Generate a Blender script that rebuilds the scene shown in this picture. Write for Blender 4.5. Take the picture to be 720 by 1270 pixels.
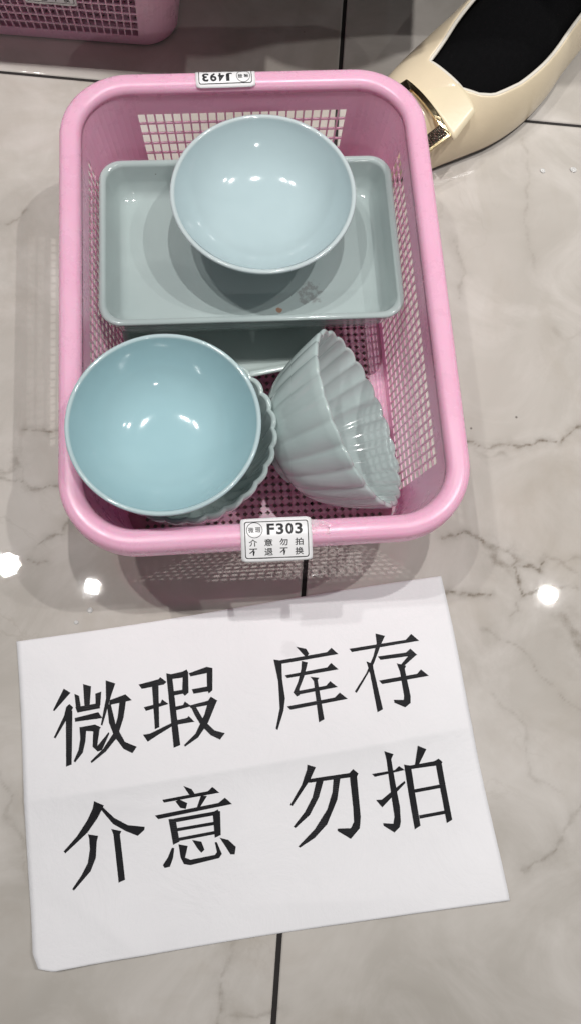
import bpy, bmesh, math, random
import numpy as np
from mathutils import Vector, Matrix

for o in list(bpy.data.objects):
    bpy.data.objects.remove(o, do_unlink=True)
random.seed(7)
SC = bpy.context.scene
COL = SC.collection

# ------------------------------------------------------------------ camera
CAM_H = 0.5856
cam_d = bpy.data.cameras.new('camera')
cam_d.sensor_fit = 'VERTICAL'
cam_d.sensor_height = 24.0
cam_d.lens = 24.0 * 1050 / 1270
cam_d.clip_start = 0.01
cam_d.clip_end = 60
cam = bpy.data.objects.new('camera', cam_d)
COL.objects.link(cam)
right = Vector((0.98649, 0.15794, 0.04353))
up = Vector((-0.16383, 0.95102, 0.26214))
back = -Vector((0.0, 0.26573, -0.96405))
cam.matrix_world = Matrix(((right.x, up.x, back.x, 0), (right.y, up.y, back.y, 0),
                           (right.z, up.z, back.z, CAM_H), (0, 0, 0, 1)))
SC.camera = cam

# ------------------------------------------------------------------ world, lamps, exposure
world = bpy.data.worlds.new('World')
SC.world = world
world.use_nodes = True
bg = world.node_tree.nodes['Background']
bg.inputs[0].default_value = (0.93, 0.96, 1.0, 1)
bg.inputs[1].default_value = 0.10

CEIL = 2.4
# the row of ceiling downlights whose images lie on the polished tiles: x, y, watts, diameter
LAMPS = [(-0.956, 0.463, 11.0, 0.065), (-0.646, 0.433, 10.0, 0.034), (0.124, 0.562, 11.5, 0.034),
         (0.963, 0.673, 23.0, 0.034), (1.42, 0.70, 26.0, 0.034), (0.9, -2.5, 5.0, 0.034)]
for i, (x, y, w, dia) in enumerate(LAMPS):
    ld = bpy.data.lights.new('ceiling_downlight', 'AREA')
    ld.shape = 'DISK'
    ld.size = dia
    ld.energy = w * 0.30
    ld.spread = math.radians(80)
    ld.color = (1.0, 0.975, 0.955)
    lo = bpy.data.objects.new('ceiling_downlight', ld)
    lo.location = (x, y, CEIL)
    if y < 0:                                                       # track lamp behind the photographer, aimed at the goods
        lo.rotation_euler = (Vector((-0.03, 0.3, 0)) - lo.location).to_track_quat('-Z', 'Y').to_euler()
    COL.objects.link(lo)

SC.view_settings.view_transform = 'Standard'
SC.view_settings.look = 'None'
SC.view_settings.gamma = 1
SC.view_settings.use_curve_mapping = False
SC.view_settings.exposure = 0.10
SC.render.engine = 'CYCLES'

# ------------------------------------------------------------------ helpers
def tag(o, label=None, cat=None, group=None, kind=None):
    if label: o['label'] = label
    if cat: o['category'] = cat
    if group: o['group'] = group
    if kind: o['kind'] = kind
    return o

def empty(name, loc=(0, 0, 0), rz=0.0):
    o = bpy.data.objects.new(name, None)
    o.empty_display_size = 0.02
    o.location = loc
    o.rotation_euler = (0, 0, rz)
    COL.objects.link(o)
    return o

def obj(name, verts, faces, m, parent=None, smooth=True, solid=0.0, offset=-1.0, bevel=0.0):
    me = bpy.data.meshes.new(name)
    me.from_pydata([tuple(v) for v in verts], [], [tuple(f) for f in faces])
    me.validate()
    me.update()
    if smooth:
        me.polygons.foreach_set('use_smooth', [True] * len(me.polygons))
    me.materials.append(m)
    o = bpy.data.objects.new(name, me)
    COL.objects.link(o)
    if parent: o.parent = parent
    if solid:
        md = o.modifiers.new('solid', 'SOLIDIFY')
        md.thickness = solid
        md.offset = offset
    if bevel:
        md = o.modifiers.new('bevel', 'BEVEL')
        md.width = bevel
        md.segments = 2
        md.limit_method = 'ANGLE'
    return o

def grid_faces(nu, nv, wrap_u=False, skip=None):
    F = []
    for i in range(nu if wrap_u else nu - 1):
        for j in range(nv - 1):
            if skip and skip(i, j): continue
            a, b = i * nv + j, ((i + 1) % nu) * nv + j
            F.append((a, b, b + 1, a + 1))
    return F

def box(x0, x1, y0, y1, z0, z1):
    v = [(x, y, z) for z in (z0, z1) for y in (y0, y1) for x in (x0, x1)]
    f = [(0, 2, 3, 1), (4, 5, 7, 6), (0, 1, 5, 4), (2, 6, 7, 3), (0, 4, 6, 2), (1, 3, 7, 5)]
    return v, f

def catmull(pts, n):
    P = [np.array(p, float) for p in pts]
    P = [2 * P[0] - P[1]] + P + [2 * P[-1] - P[-2]]
    out = []
    for i in range(1, len(P) - 2):
        for k in range(n):
            t = k / n
            a, b, c, d = P[i - 1], P[i], P[i + 1], P[i + 2]
            out.append(0.5 * ((2 * b) + (c - a) * t + (2 * a - 5 * b + 4 * c - d) * t * t + (3 * b - a - 3 * c + d) * t ** 3))
    out.append(P[-2])
    return np.array(out)

class N:
    """small wrapper for building node materials"""
    def __init__(self, name):
        self.m = bpy.data.materials.new(name)
        self.m.use_nodes = True
        self.t = self.m.node_tree
        self.b = self.t.nodes['Principled BSDF']
    def n(self, typ, **kw):
        nd = self.t.nodes.new(typ)
        for k, v in kw.items():
            if k in nd.inputs.keys() if isinstance(k, str) else False:
                nd.inputs[k].default_value = v
            else:
                setattr(nd, k, v)
        return nd
    def l(self, a, b): self.t.links.new(a, b)
    def set(self, **kw):
        names = dict(col='Base Color', rough='Roughness', spec='Specular IOR Level', metal='Metallic', coat='Coat Weight',
                     coatr='Coat Roughness', alpha='Alpha', ior='IOR', trans='Transmission Weight', sss='Subsurface Weight',
                     sheen='Sheen Weight')
        for k, v in kw.items():
            if k == 'col' and len(v) == 3: v = (*v, 1)
            self.b.inputs[names[k]].default_value = v
        return self
    def noise(self, scale, detail=4, rough=0.55, coord='Object', dist=0.0):
        tc = self.n('ShaderNodeTexCoord')
        nz = self.n('ShaderNodeTexNoise')
        nz.inputs['Scale'].default_value = scale
        nz.inputs['Detail'].default_value = detail
        nz.inputs['Roughness'].default_value = rough
        nz.inputs['Distortion'].default_value = dist
        self.l(tc.outputs[coord], nz.inputs['Vector'])
        return nz.outputs['Fac']
    def ramp(self, src, a, b, ca=0.0, cb=1.0):
        mr = self.n('ShaderNodeMapRange')
        mr.inputs['From Min'].default_value = a
        mr.inputs['From Max'].default_value = b
        mr.inputs['To Min'].default_value = ca
        mr.inputs['To Max'].default_value = cb
        self.l(src, mr.inputs['Value'])
        return mr.outputs[0]
    def mix(self, fac, a, b, blend='MIX'):
        mx = self.n('ShaderNodeMix')
        mx.data_type = 'RGBA'
        mx.blend_type = blend
        for s, i in ((fac, 0), (a, 6), (b, 7)):
            if isinstance(s, (int, float)): mx.inputs[i].default_value = s
            elif isinstance(s, tuple): mx.inputs[i].default_value = (*s, 1) if len(s) == 3 else s
            else: self.l(s, mx.inputs[i])
        return mx.outputs[2]
    def math(self, op, a, b=None):
        nd = self.n('ShaderNodeMath')
        nd.operation = op
        for i, s in enumerate((a, b)):
            if s is None: continue
            if isinstance(s, (int, float)): nd.inputs[i].default_value = s
            else: self.l(s, nd.inputs[i])
        return nd.outputs[0]
    def col(self, s): self.l(s, self.b.inputs['Base Color'])
    def rough(self, s): self.l(s, self.b.inputs['Roughness'])
    def bump(self, src, strength, dist):
        bp = self.n('ShaderNodeBump')
        bp.inputs['Strength'].default_value = strength
        bp.inputs['Distance'].default_value = dist
        self.l(src, bp.inputs['Height'])
        self.l(bp.outputs[0], self.b.inputs['Normal'])
    def stain(self, pos, radius, scale, thr, seed=0.0):
        """mask of a smudge round an object-space point, broken up by noise"""
        tc = self.n('ShaderNodeTexCoord')
        vm = self.n('ShaderNodeVectorMath')
        vm.operation = 'DISTANCE'
        self.l(tc.outputs['Object'], vm.inputs[0])
        vm.inputs[1].default_value = pos
        fall = self.ramp(vm.outputs['Value'], radius * 0.3, radius, 1.0, 0.0)
        nz = self.noise(scale, 5, 0.65)
        return self.ramp(self.math('MULTIPLY', fall, nz), thr, thr + 0.12)

# ------------------------------------------------------------------ materials
def m_marble():
    k = N('polished_marble_tile')
    big = k.ramp(k.noise(3.2, 5, 0.6, dist=0.8), 0.3, 0.72)
    c = k.mix(big, (0.385, 0.357, 0.318), (0.60, 0.567, 0.525))
    cl = k.ramp(k.noise(11, 7, 0.62, dist=1.2), 0.42, 0.72)
    c = k.mix(k.math('MULTIPLY', cl, 0.55), c, (0.67, 0.635, 0.60))
    tan = k.ramp(k.noise(7.0, 6, 0.62, dist=1.0), 0.50, 0.74)
    c = k.mix(k.math('MULTIPLY', tan, 0.45), c, (0.36, 0.31, 0.25))
    # hair veins
    nz = k.noise(6.0, 8, 0.6, dist=1.6)
    hv = k.ramp(k.math('ABSOLUTE', k.math('SUBTRACT', nz, 0.5)), 0.0, 0.012, 1.0, 0.0)
    gate = k.ramp(k.noise(4.0, 2, 0.5), 0.5, 0.66)
    c = k.mix(k.math('MULTIPLY', k.math('MULTIPLY', hv, gate), 0.16), c, (0.22, 0.185, 0.14))
    at = k.n('ShaderNodeAttribute')
    at.attribute_name = 'vein'
    brk = k.ramp(k.noise(110, 5, 0.7), 0.30, 0.62, 0.25, 1.0)
    c = k.mix(k.math('MULTIPLY', at.outputs['Fac'], brk), c, (0.135, 0.108, 0.075))
    # fine dirt specks
    tc = k.n('ShaderNodeTexCoord')
    vo = k.n('ShaderNodeTexVoronoi')
    vo.inputs['Scale'].default_value = 75
    k.l(tc.outputs['Object'], vo.inputs['Vector'])
    wn = k.n('ShaderNodeTexWhiteNoise')
    k.l(vo.outputs['Position'], wn.inputs['Vector'])
    sp = k.math('MULTIPLY', k.ramp(vo.outputs['Distance'], 0.05, 0.10, 1.0, 0.0), k.ramp(wn.outputs['Value'], 0.955, 0.96))
    c = k.mix(k.math('MULTIPLY', sp, 0.8), c, (0.08, 0.07, 0.06))
    k.col(c)
    sm = k.ramp(k.noise(9, 6, 0.7, dist=0.5), 0.35, 0.75, 0.012, 0.034)
    k.rough(sm)
    k.set(spec=0.5, ior=1.5)
    k.bump(k.noise(220, 3, 0.6), 0.03, 0.0004)
    return k.m

def m_plain(name, col, rough=0.4, var=0.08, scale=30, bump=0.0, bscale=200, **kw):
    k = N(name)
    k.set(rough=rough, **kw)
    f = k.ramp(k.noise(scale, 4), 0.3, 0.7)
    d = tuple(c * (1 - var) for c in col)
    k.col(k.mix(f, d, col))
    if bump: k.bump(k.noise(bscale, 4), bump, 0.001)
    return k.m

def m_pink():
    k = N('pink_plastic')
    f = k.ramp(k.noise(18, 4), 0.3, 0.7)
    c = k.mix(f, (0.945, 0.435, 0.585), (0.965, 0.465, 0.615))
    sc = k.ramp(k.noise(260, 3, 0.7, dist=2.0), 0.66, 0.72)
    c = k.mix(k.math('MULTIPLY', sc, 0.18), c, (0.86, 0.55, 0.66))
    k.col(c)
    k.rough(k.ramp(k.noise(60, 5, 0.7), 0.3, 0.7, 0.22, 0.36))
    k.set(spec=0.45, sss=0.55)
    k.b.inputs['Subsurface Radius'].default_value = (1.0, 0.35, 0.55)
    k.b.inputs['Subsurface Scale'].default_value = 0.010
    k.bump(k.noise(420, 2), 0.05, 0.0004)
    return k.m

def m_celadon(name, deep, pale, stains=(), rim=None, ripple=0.10):
    k = N(name)
    f = k.ramp(k.noise(14, 3, 0.5, dist=0.4), 0.3, 0.7)
    c = k.mix(f, deep, pale)
    # iron specks of the glaze
    tc = k.n('ShaderNodeTexCoord')
    vo = k.n('ShaderNodeTexVoronoi')
    vo.inputs['Scale'].default_value = 130
    k.l(tc.outputs['Object'], vo.inputs['Vector'])
    wn = k.n('ShaderNodeTexWhiteNoise')
    k.l(vo.outputs['Position'], wn.inputs['Vector'])
    sp = k.math('MULTIPLY', k.ramp(vo.outputs['Distance'], 0.07, 0.13, 1.0, 0.0), k.ramp(wn.outputs['Value'], 0.985, 0.987))
    c = k.mix(sp, c, (0.10, 0.08, 0.06))
    for pos, rad, scale, thr, scol, amt in stains:
        c = k.mix(k.math('MULTIPLY', k.stain(pos, rad, scale, thr), amt), c, scol)
    if rim:
        # the glaze runs thin over the lip and shows the pale body
        t2 = k.n('ShaderNodeTexCoord')
        sx = k.n('ShaderNodeSeparateXYZ')
        k.l(t2.outputs['Object'], sx.inputs[0])
        wv = k.math('ADD', sx.outputs[2], k.math('MULTIPLY', k.math('SUBTRACT', k.noise(60, 3), 0.5), 0.0012))
        lip = k.ramp(wv, rim - 0.0002, rim + 0.0012)
        c = k.mix(k.math('MULTIPLY', lip, 0.35), c, (0.72, 0.735, 0.71))
    k.col(c)
    k.set(rough=0.09, spec=0.5, ior=1.5, coat=0.6, coatr=0.03)
    k.bump(k.noise(26, 3, 0.5), ripple, 0.004)
    return k.m

def m_paper():
    k = N('white_paper')
    f = k.ramp(k.noise(9, 5, 0.6), 0.3, 0.75)
    c = k.mix(f, (0.76, 0.755, 0.77), (0.82, 0.815, 0.83))
    dirt = k.ramp(k.noise(48, 6, 0.7), 0.70, 0.80)
    c = k.mix(k.math('MULTIPLY', dirt, 0.35), c, (0.45, 0.43, 0.43))
    c = k.mix(k.math('MULTIPLY', k.stain((0.012, 0.078, 0.0), 0.016, 90, 0.36), 0.16), c, (0.40, 0.38, 0.39))
    k.col(c)
    k.set(rough=0.62, spec=0.25)
    k.bump(k.noise(20, 7, 0.62, dist=0.6), 0.38, 0.004)
    return k.m

def m_ink():
    k = N('black_printer_ink')
    tc = k.n('ShaderNodeTexCoord')
    wv = k.n('ShaderNodeTexWave')
    wv.bands_direction = 'Y'
    wv.inputs['Scale'].default_value = 260
    wv.inputs['Distortion'].default_value = 3.0
    wv.inputs['Detail'].default_value = 3
    k.l(tc.outputs['Object'], wv.inputs['Vector'])
    f = k.math('MULTIPLY', k.ramp(wv.outputs['Fac'], 0.82, 1.0), k.ramp(k.noise(60, 3), 0.5, 0.7))
    k.col(k.mix(k.math('MULTIPLY', f, 0.5), (0.013, 0.013, 0.015), (0.13, 0.13, 0.14)))
    k.set(rough=0.6, spec=0.12)
    return k.m

MARBLE = m_marble()
GROUT = m_plain('dark_grout', (0.016, 0.013, 0.012), 0.85, 0.3, 80, 0.3)
PINK = m_pink()
PAPER = m_paper()
INK = m_ink()
LABEL = m_plain('label_paper', (0.87, 0.865, 0.87), 0.35, 0.05, 60, spec=0.4)
LINK = m_plain('label_ink', (0.02, 0.02, 0.022), 0.5, 0.1, 60, spec=0.3)
LEATHER = m_plain('cream_leather', (0.78, 0.665, 0.475), 0.22, 0.10, 22, 0.12, 350, spec=0.45)
LEATHER2 = m_plain('cream_leather_flap', (0.79, 0.69, 0.49), 0.30, 0.08, 26, 0.10, 350, spec=0.4)
LINING = m_plain('pale_lining', (0.70, 0.66, 0.58), 0.5, 0.06, 30)
SOLE = m_plain('dark_rubber_sole', (0.03, 0.022, 0.016), 0.6, 0.2, 60)
SOCK = m_plain('black_knit', (0.0035, 0.0035, 0.004), 0.95, 0.3, 300, 0.25, 900, spec=0.1)
WOOD = m_plain('dark_brown_wood', (0.07, 0.045, 0.035), 0.5, 0.3, 14, 0.1, 60)
def m_gold():
    k = N('pale_gold_metal')
    k.set(metal=1.0, rough=0.16)
    k.col(k.mix(k.ramp(k.noise(90, 3), 0.3, 0.7), (0.62, 0.48, 0.27), (0.80, 0.68, 0.44)))
    k.bump(k.noise(260, 2, 0.5), 0.12, 0.001)
    return k.m
def m_glitter():
    k = N('glitter_stones')
    k.set(metal=1.0, rough=0.12)
    tc = k.n('ShaderNodeTexCoord')
    vo = k.n('ShaderNodeTexVoronoi')
    vo.inputs['Scale'].default_value = 700
    k.l(tc.outputs['Object'], vo.inputs['Vector'])
    k.col(k.mix(vo.outputs['Color'], (0.20, 0.16, 0.10), (0.85, 0.78, 0.60)))
    k.bump(vo.outputs['Distance'], 0.9, 0.002)
    return k.m
GOLD = m_gold()
GLITTER = m_glitter()
def m_water():
    k = N('clear_water')
    k.set(col=(0.92, 0.92, 0.9), rough=0.05, trans=0.45, ior=1.33)
    return k.m
WATER = m_water()
def m_tape():
    k = N('clear_tape')
    k.set(col=(0.85, 0.83, 0.84), rough=0.18, spec=0.6)
    k.l(k.ramp(k.noise(140, 4, 0.6), 0.45, 0.68, 0.06, 0.5), k.b.inputs['Alpha'])
    return k.m
TAPE = m_tape()

STROKES = [
    [(-1298,142),(-1247,123),(-1325,-10),(-1336,-8)],
    [(-1237,50),(-1208,33),(-1215,1),(-1277,-181),(-1289,-176),(-1255,-31),(-1254,29)],
    [(-1247,-15),(-1208,12),(-1132,-323),(-1165,-342)],
    [(-1220,120),(-1186,112),(-1160,48),(-1160,31),(-1190,36)],
    [(-1178,192),(-1122,186),(-1102,63),(-1135,49)],
    [(-1083,143),(-1047,163),(-1033,74),(-1062,64)],
    [(-1194,36),(-1039,89),(-1031,55),(-1172,4)],
    [(-1182,-33),(-1036,29),(-1000,-4),(-1173,-56)],
    [(-1137,-85),(-1090,-85),(-1077,-170),(-1077,-239),(-1112,-306),(-1124,-301),(-1109,-227),(-1114,-158)],
    [(-1134,-85),(-1040,-52),(-998,-63),(-1006,-92),(-1101,-104)],
    [(-1044,-81),(-1003,-74),(-993,-184),(-939,-85),(-933,-95),(-956,-202),(-982,-217),(-1023,-192)],
    [(-1035,240),(-967,230),(-975,164),(-990,-51),(-1001,-49),(-1006,123)],
    [(-979,117),(-885,171),(-834,140),(-976,85)],
    [(-913,117),(-872,130),(-864,22),(-876,-106),(-930,-209),(-1004,-293),(-1014,-284),(-951,-195),(-909,-91),(-903,16)],
    [(-990,83),(-967,94),(-902,-37),(-821,-129),(-738,-147),(-757,-191),(-819,-174),(-898,-106),(-951,-27)],
    [(-813,248),(-688,304),(-681,320),(-632,295),(-646,275),(-786,223)],
    [(-723,255),(-682,272),(-619,-2),(-645,-20)],
    [(-747,108),(-643,153),(-637,177),(-589,155),(-728,86)],
    [(-715,-66),(-671,-52),(-544,38),(-536,18),(-620,-55),(-674,-105)],
    [(-646,351),(-606,350),(-460,-92),(-499,-116)],
    [(-633,342),(-541,379),(-515,398),(-500,378),(-506,348),(-612,316)],
    [(-536,372),(-502,385),(-472,249),(-493,224),(-515,242)],
    [(-587,238),(-501,266),(-493,242),(-574,211)],
    [(-557,139),(-492,164),(-486,188),(-437,165),(-545,116)],
    [(-533,54),(-451,85),(-443,100),(-397,69),(-520,28)],
    [(-496,375),(-386,437),(-349,436),(-351,406),(-481,356)],
    [(-384,430),(-345,436),(-318,289),(-339,264),(-357,300)],
    [(-455,274),(-344,313),(-335,282),(-438,247)],
    [(-452,166),(-334,218),(-321,247),(-273,228),(-291,203),(-438,151)],
    [(-333,211),(-276,224),(-308,76),(-354,-26),(-427,-97),(-436,-88),(-376,-5),(-342,124)],
    [(-445,168),(-418,179),(-339,89),(-256,35),(-186,29),(-210,-17),(-275,1),(-350,52),(-406,114)],
    [(-936,-519),(-869,-535),(-894,-616),(-942,-716),(-1055,-861),(-1068,-850),(-1004,-749),(-958,-643),(-937,-566)],
    [(-893,-556),(-874,-546),(-792,-600),(-697,-631),(-589,-625),(-588,-644),(-622,-686),(-703,-669),(-790,-639)],
    [(-936,-725),(-870,-724),(-872,-761),(-858,-856),(-874,-940),(-953,-1067),(-965,-1059),(-926,-973),(-902,-895),(-906,-815),(-923,-752)],
    [(-797,-670),(-730,-673),(-736,-694),(-649,-956),(-686,-978),(-777,-700)],
    [(-391,-339),(-335,-350),(-304,-383),(-346,-386)],
    [(-509,-445),(-229,-347),(-206,-316),(-154,-345),(-495,-460)],
    [(-424,-442),(-403,-425),(-347,-440),(-350,-477),(-386,-476)],
    [(-269,-380),(-230,-378),(-262,-453),(-282,-460)],
    [(-538,-547),(-150,-409),(-114,-370),(-62,-402),(-513,-566)],
    [(-448,-556),(-404,-546),(-353,-680),(-390,-706)],
    [(-414,-547),(-168,-465),(-146,-449),(-127,-476),(-399,-568)],
    [(-177,-470),(-130,-456),(-100,-601),(-135,-623)],
    [(-392,-604),(-156,-527),(-149,-546),(-385,-623)],
    [(-367,-659),(-139,-581),(-132,-600),(-360,-678)],
    [(-394,-723),(-379,-724),(-375,-782),(-385,-838),(-417,-850),(-431,-836),(-409,-787)],
    [(-357,-697),(-297,-698),(-300,-770),(-264,-777),(-116,-725),(-106,-707),(-130,-649),(-117,-647),(-73,-712),(-86,-740),(-258,-809),(-300,-809),(-328,-774)],
    [(-276,-658),(-216,-659),(-187,-704),(-204,-726),(-232,-704)],
    [(-104,-618),(-47,-623),(8,-657),(9,-703),(-18,-707),(-48,-675)],
    [(188,669),(257,666),(282,637),(267,607),(231,635)],
    [(87,557),(401,666),(427,701),(480,666),(107,537)],
    [(52,558),(107,560),(130,440),(170,314),(173,232),(154,102),(140,110),(145,244),(106,419)],
    [(146,466),(417,564),(439,598),(495,563),(162,449)],
    [(240,579),(282,576),(273,480),(253,390),(262,352),(244,339),(217,361),(238,441),(245,526)],
    [(242,375),(428,442),(450,476),(506,445),(255,354)],
    [(192,265),(496,373),(524,411),(583,378),(215,246)],
    [(313,483),(374,486),(366,469),(447,221),(414,196),(341,458)],
    [(549,714),(925,838),(958,885),(1018,847),(569,694)],
    [(713,848),(780,842),(760,780),(727,639),(637,426),(623,434),(683,564),(717,688),(729,782)],
    [(675,647),(721,637),(729,605),(824,347),(790,322),(710,568)],
    [(748,693),(936,751),(963,783),(1016,747),(768,672)],
    [(973,760),(1012,750),(931,655),(910,662)],
    [(881,667),(947,661),(940,640),(999,465),(1004,419),(971,384),(895,402),(889,421),(955,431),(955,458),(908,618)],
    [(776,532),(1028,620),(1051,654),(1110,620),(799,512)],
    [(379,-83),(437,-90),(413,-175),(327,-354),(310,-351),(364,-215),(381,-117)],
    [(403,-171),(662,-92),(681,-63),(721,-86),(714,-106),(407,-195)],
    [(663,-98),(712,-96),(777,-352),(781,-422),(732,-496),(640,-462),(638,-447),(723,-431),(737,-389),(718,-299)],
    [(454,-178),(501,-165),(488,-273),(447,-391),(367,-486),(353,-479),(412,-378),(446,-280)],
    [(563,-139),(607,-126),(609,-270),(567,-431),(500,-526),(414,-600),(403,-593),(492,-473),(553,-340),(570,-229)],
    [(865,81),(929,72),(920,38),(1023,-251),(1041,-341),(1039,-375),(1008,-414),(932,-383),(927,-368),(994,-361),(995,-317),(888,33)],
    [(809,-75),(955,-26),(978,3),(1020,-16),(831,-90)],
    [(860,-233),(898,-224),(1029,-84),(1037,-96),(908,-272)],
    [(1083,151),(1145,138),(1108,30),(1082,22)],
    [(1009,17),(1056,18),(1172,-345),(1137,-375)],
    [(1049,17),(1210,71),(1237,92),(1266,74),(1258,54),(1062,-3)],
    [(1216,69),(1260,70),(1374,-277),(1341,-303)],
    [(1100,-127),(1275,-67),(1281,-89),(1106,-148)],
    [(1155,-283),(1326,-225),(1331,-246),(1161,-304)],
]
VEINS = [
    (1.0,0.90,[(1094,2336),(1242,2369),(1336,2340),(1406,2372),(1573,2401),(1691,2435),(1809,2488),(1882,2488),(1943,2564),(1995,2605),(2054,2635)]),
    (2.0,0.35,[(1279,2305),(1372,2283),(1471,2319)]),
    (1.0,0.90,[(1090,1619),(1199,1644),(1307,1681),(1380,1657),(1406,1625)]),
    (3.0,0.55,[(1408,1613),(1480,1596),(1585,1595),(1649,1535),(1618,1488),(1508,1481),(1475,1523)]),
    (1.0,0.95,[(1642,1486),(1722,1499),(1828,1488),(1828,1559)]),
    (1.0,0.90,[(1660,1483),(1679,1333),(1713,1274),(1784,1321),(1826,1369)]),
    (1.0,0.85,[(1165,1211),(1284,1226),(1386,1248),(1490,1243)]),
    (0.9,0.40,[(1682,1228),(1693,1172),(1627,1138)]),
    (1.2,0.30,[(1830,1607),(1925,1599),(1999,1540),(2130,1503)]),
    (5.0,0.50,[(2025,1187),(2077,1109),(2139,1034),(2167,954)]),
    (1.4,0.40,[(1863,1411),(1953,1379),(2096,1414)]),
    (0.9,0.75,[(-2006,1903),(-1946,1901),(-1876,1907),(-1748,1942)]),
    (3.2,0.50,[(-2121,1558),(-2052,1564),(-1996,1623),(-1995,1667)]),
    (1.0,0.60,[(-2112,1523),(-1938,1504),(-1830,1468),(-1746,1507),(-1633,1527)]),
    (1.0,0.55,[(-1717,1075),(-1636,1142),(-1544,1193),(-1543,1288)]),
    (1.0,0.45,[(-1742,965),(-1669,943),(-1595,967)]),
    (1.0,0.45,[(-2592,3520),(-2466,3574),(-2419,3671)]),
    (1.4,0.50,[(1872,-508),(1933,-474),(2035,-414),(2062,-349),(2115,-271)]),
    (2.0,0.35,[(2128,-228),(2183,-92),(2235,-59)]),
    (1.6,0.45,[(96,-1230),(65,-1341),(59,-1479),(87,-1686)]),
    (1.2,0.40,[(89,-1642),(264,-1607),(445,-1544)]),
    (1.5,0.30,[(-1588,-457),(-1486,-568),(-1487,-693),(-1360,-821),(-1253,-1047)]),
    (1.4,0.30,[(911,4024),(1029,3826),(1015,3537)]),
    (1.2,0.25,[(1387,5115),(1460,4813),(1472,4279),(1580,3930)]),
    (3.0,0.20,[(1801,3400),(1868,3343),(1990,3400)]),
    (1.2,0.30,[(1940,1554),(2109,1643)]),
    (1.2,0.35,[(1456,1006),(1702,934),(2068,604),(2193,570)]),
    (1.2,0.25,[(1566,577),(1805,399),(1859,89),(2112,-1)]),
]
FLAP = [(0.0338, 0.5053), (0.0762, 0.4600), (0.0900, 0.4860), (0.0520, 0.5230)]
BUCKLE = [(0.0338, 0.5053), (0.0732, 0.4609), (0.0560, 0.4440), (0.0180, 0.4900)]
TIP_AXIS = (0.8045, 0.3475, 0.4817)
TIP_RIM = (0.0343, 0.2133, 0.0670)

# ------------------------------------------------------------------ floor: dark grout bed and marble tiles
TA = math.radians(4.9)
TO = Vector((-0.0168, 0.5145, 0))
TILE, GAP = 0.80, 0.0034
fl = empty('floor', TO, TA)
tag(fl, kind='structure')
v, f = box(-2.4, 2.4, -2.4, 2.4, -0.03, -0.0009)
obj('grout_bed', v, f, GROUT, fl, smooth=False)

def vein_field(X, Y):
    """strength of the dark veins at world points (metres)"""
    jx = X + 0.0010 * np.sin(260 * Y + 1.3) + 0.0005 * np.sin(610 * Y + 190 * X) + 0.0002 * np.sin(1900 * X + 900 * Y)
    jy = Y + 0.0010 * np.sin(240 * X + 0.4) + 0.0005 * np.sin(560 * X + 210 * Y) + 0.0002 * np.sin(2100 * Y + 800 * X)
    out = np.zeros_like(X)
    for w, s, pts in VEINS:
        P = np.array(pts) * 1e-4
        lo, hi = P.min(0) - 0.02, P.max(0) + 0.02
        sel = (X > lo[0]) & (X < hi[0]) & (Y > lo[1]) & (Y < hi[1])
        x, y = jx[sel], jy[sel]
        if not x.size: continue
        best = np.full(x.shape, 9.0)
        for a, b in zip(P[:-1], P[1:]):
            d = b - a
            t = np.clip(((x - a[0]) * d[0] + (y - a[1]) * d[1]) / (d @ d), 0, 1)
            best = np.minimum(best, np.hypot(x - a[0] - t * d[0], y - a[1] - t * d[1]))
        ww = w * 1e-3 * (0.75 + 0.45 * np.sin(260 * x + 330 * y))
        val = s * (0.72 * np.exp(-(best / np.maximum(ww, 4e-4)) ** 2) + 0.34 * np.exp(-(best / (4.5 * w * 1e-3)) ** 2))
        out[sel] = np.maximum(out[sel], val)
    return np.clip(out, 0, 1)

def tile_axis(lo, hi, fine, step):
    ticks = [lo]
    if fine:
        a, b = max(lo, fine[0]), min(hi, fine[1])
        if b > a:
            n = max(2, int((b - a) / step))
            ticks += list(np.linspace(a, b, n))
    ticks.append(hi)
    t = np.array(sorted(set(np.round(ticks, 6))))
    return t

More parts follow.
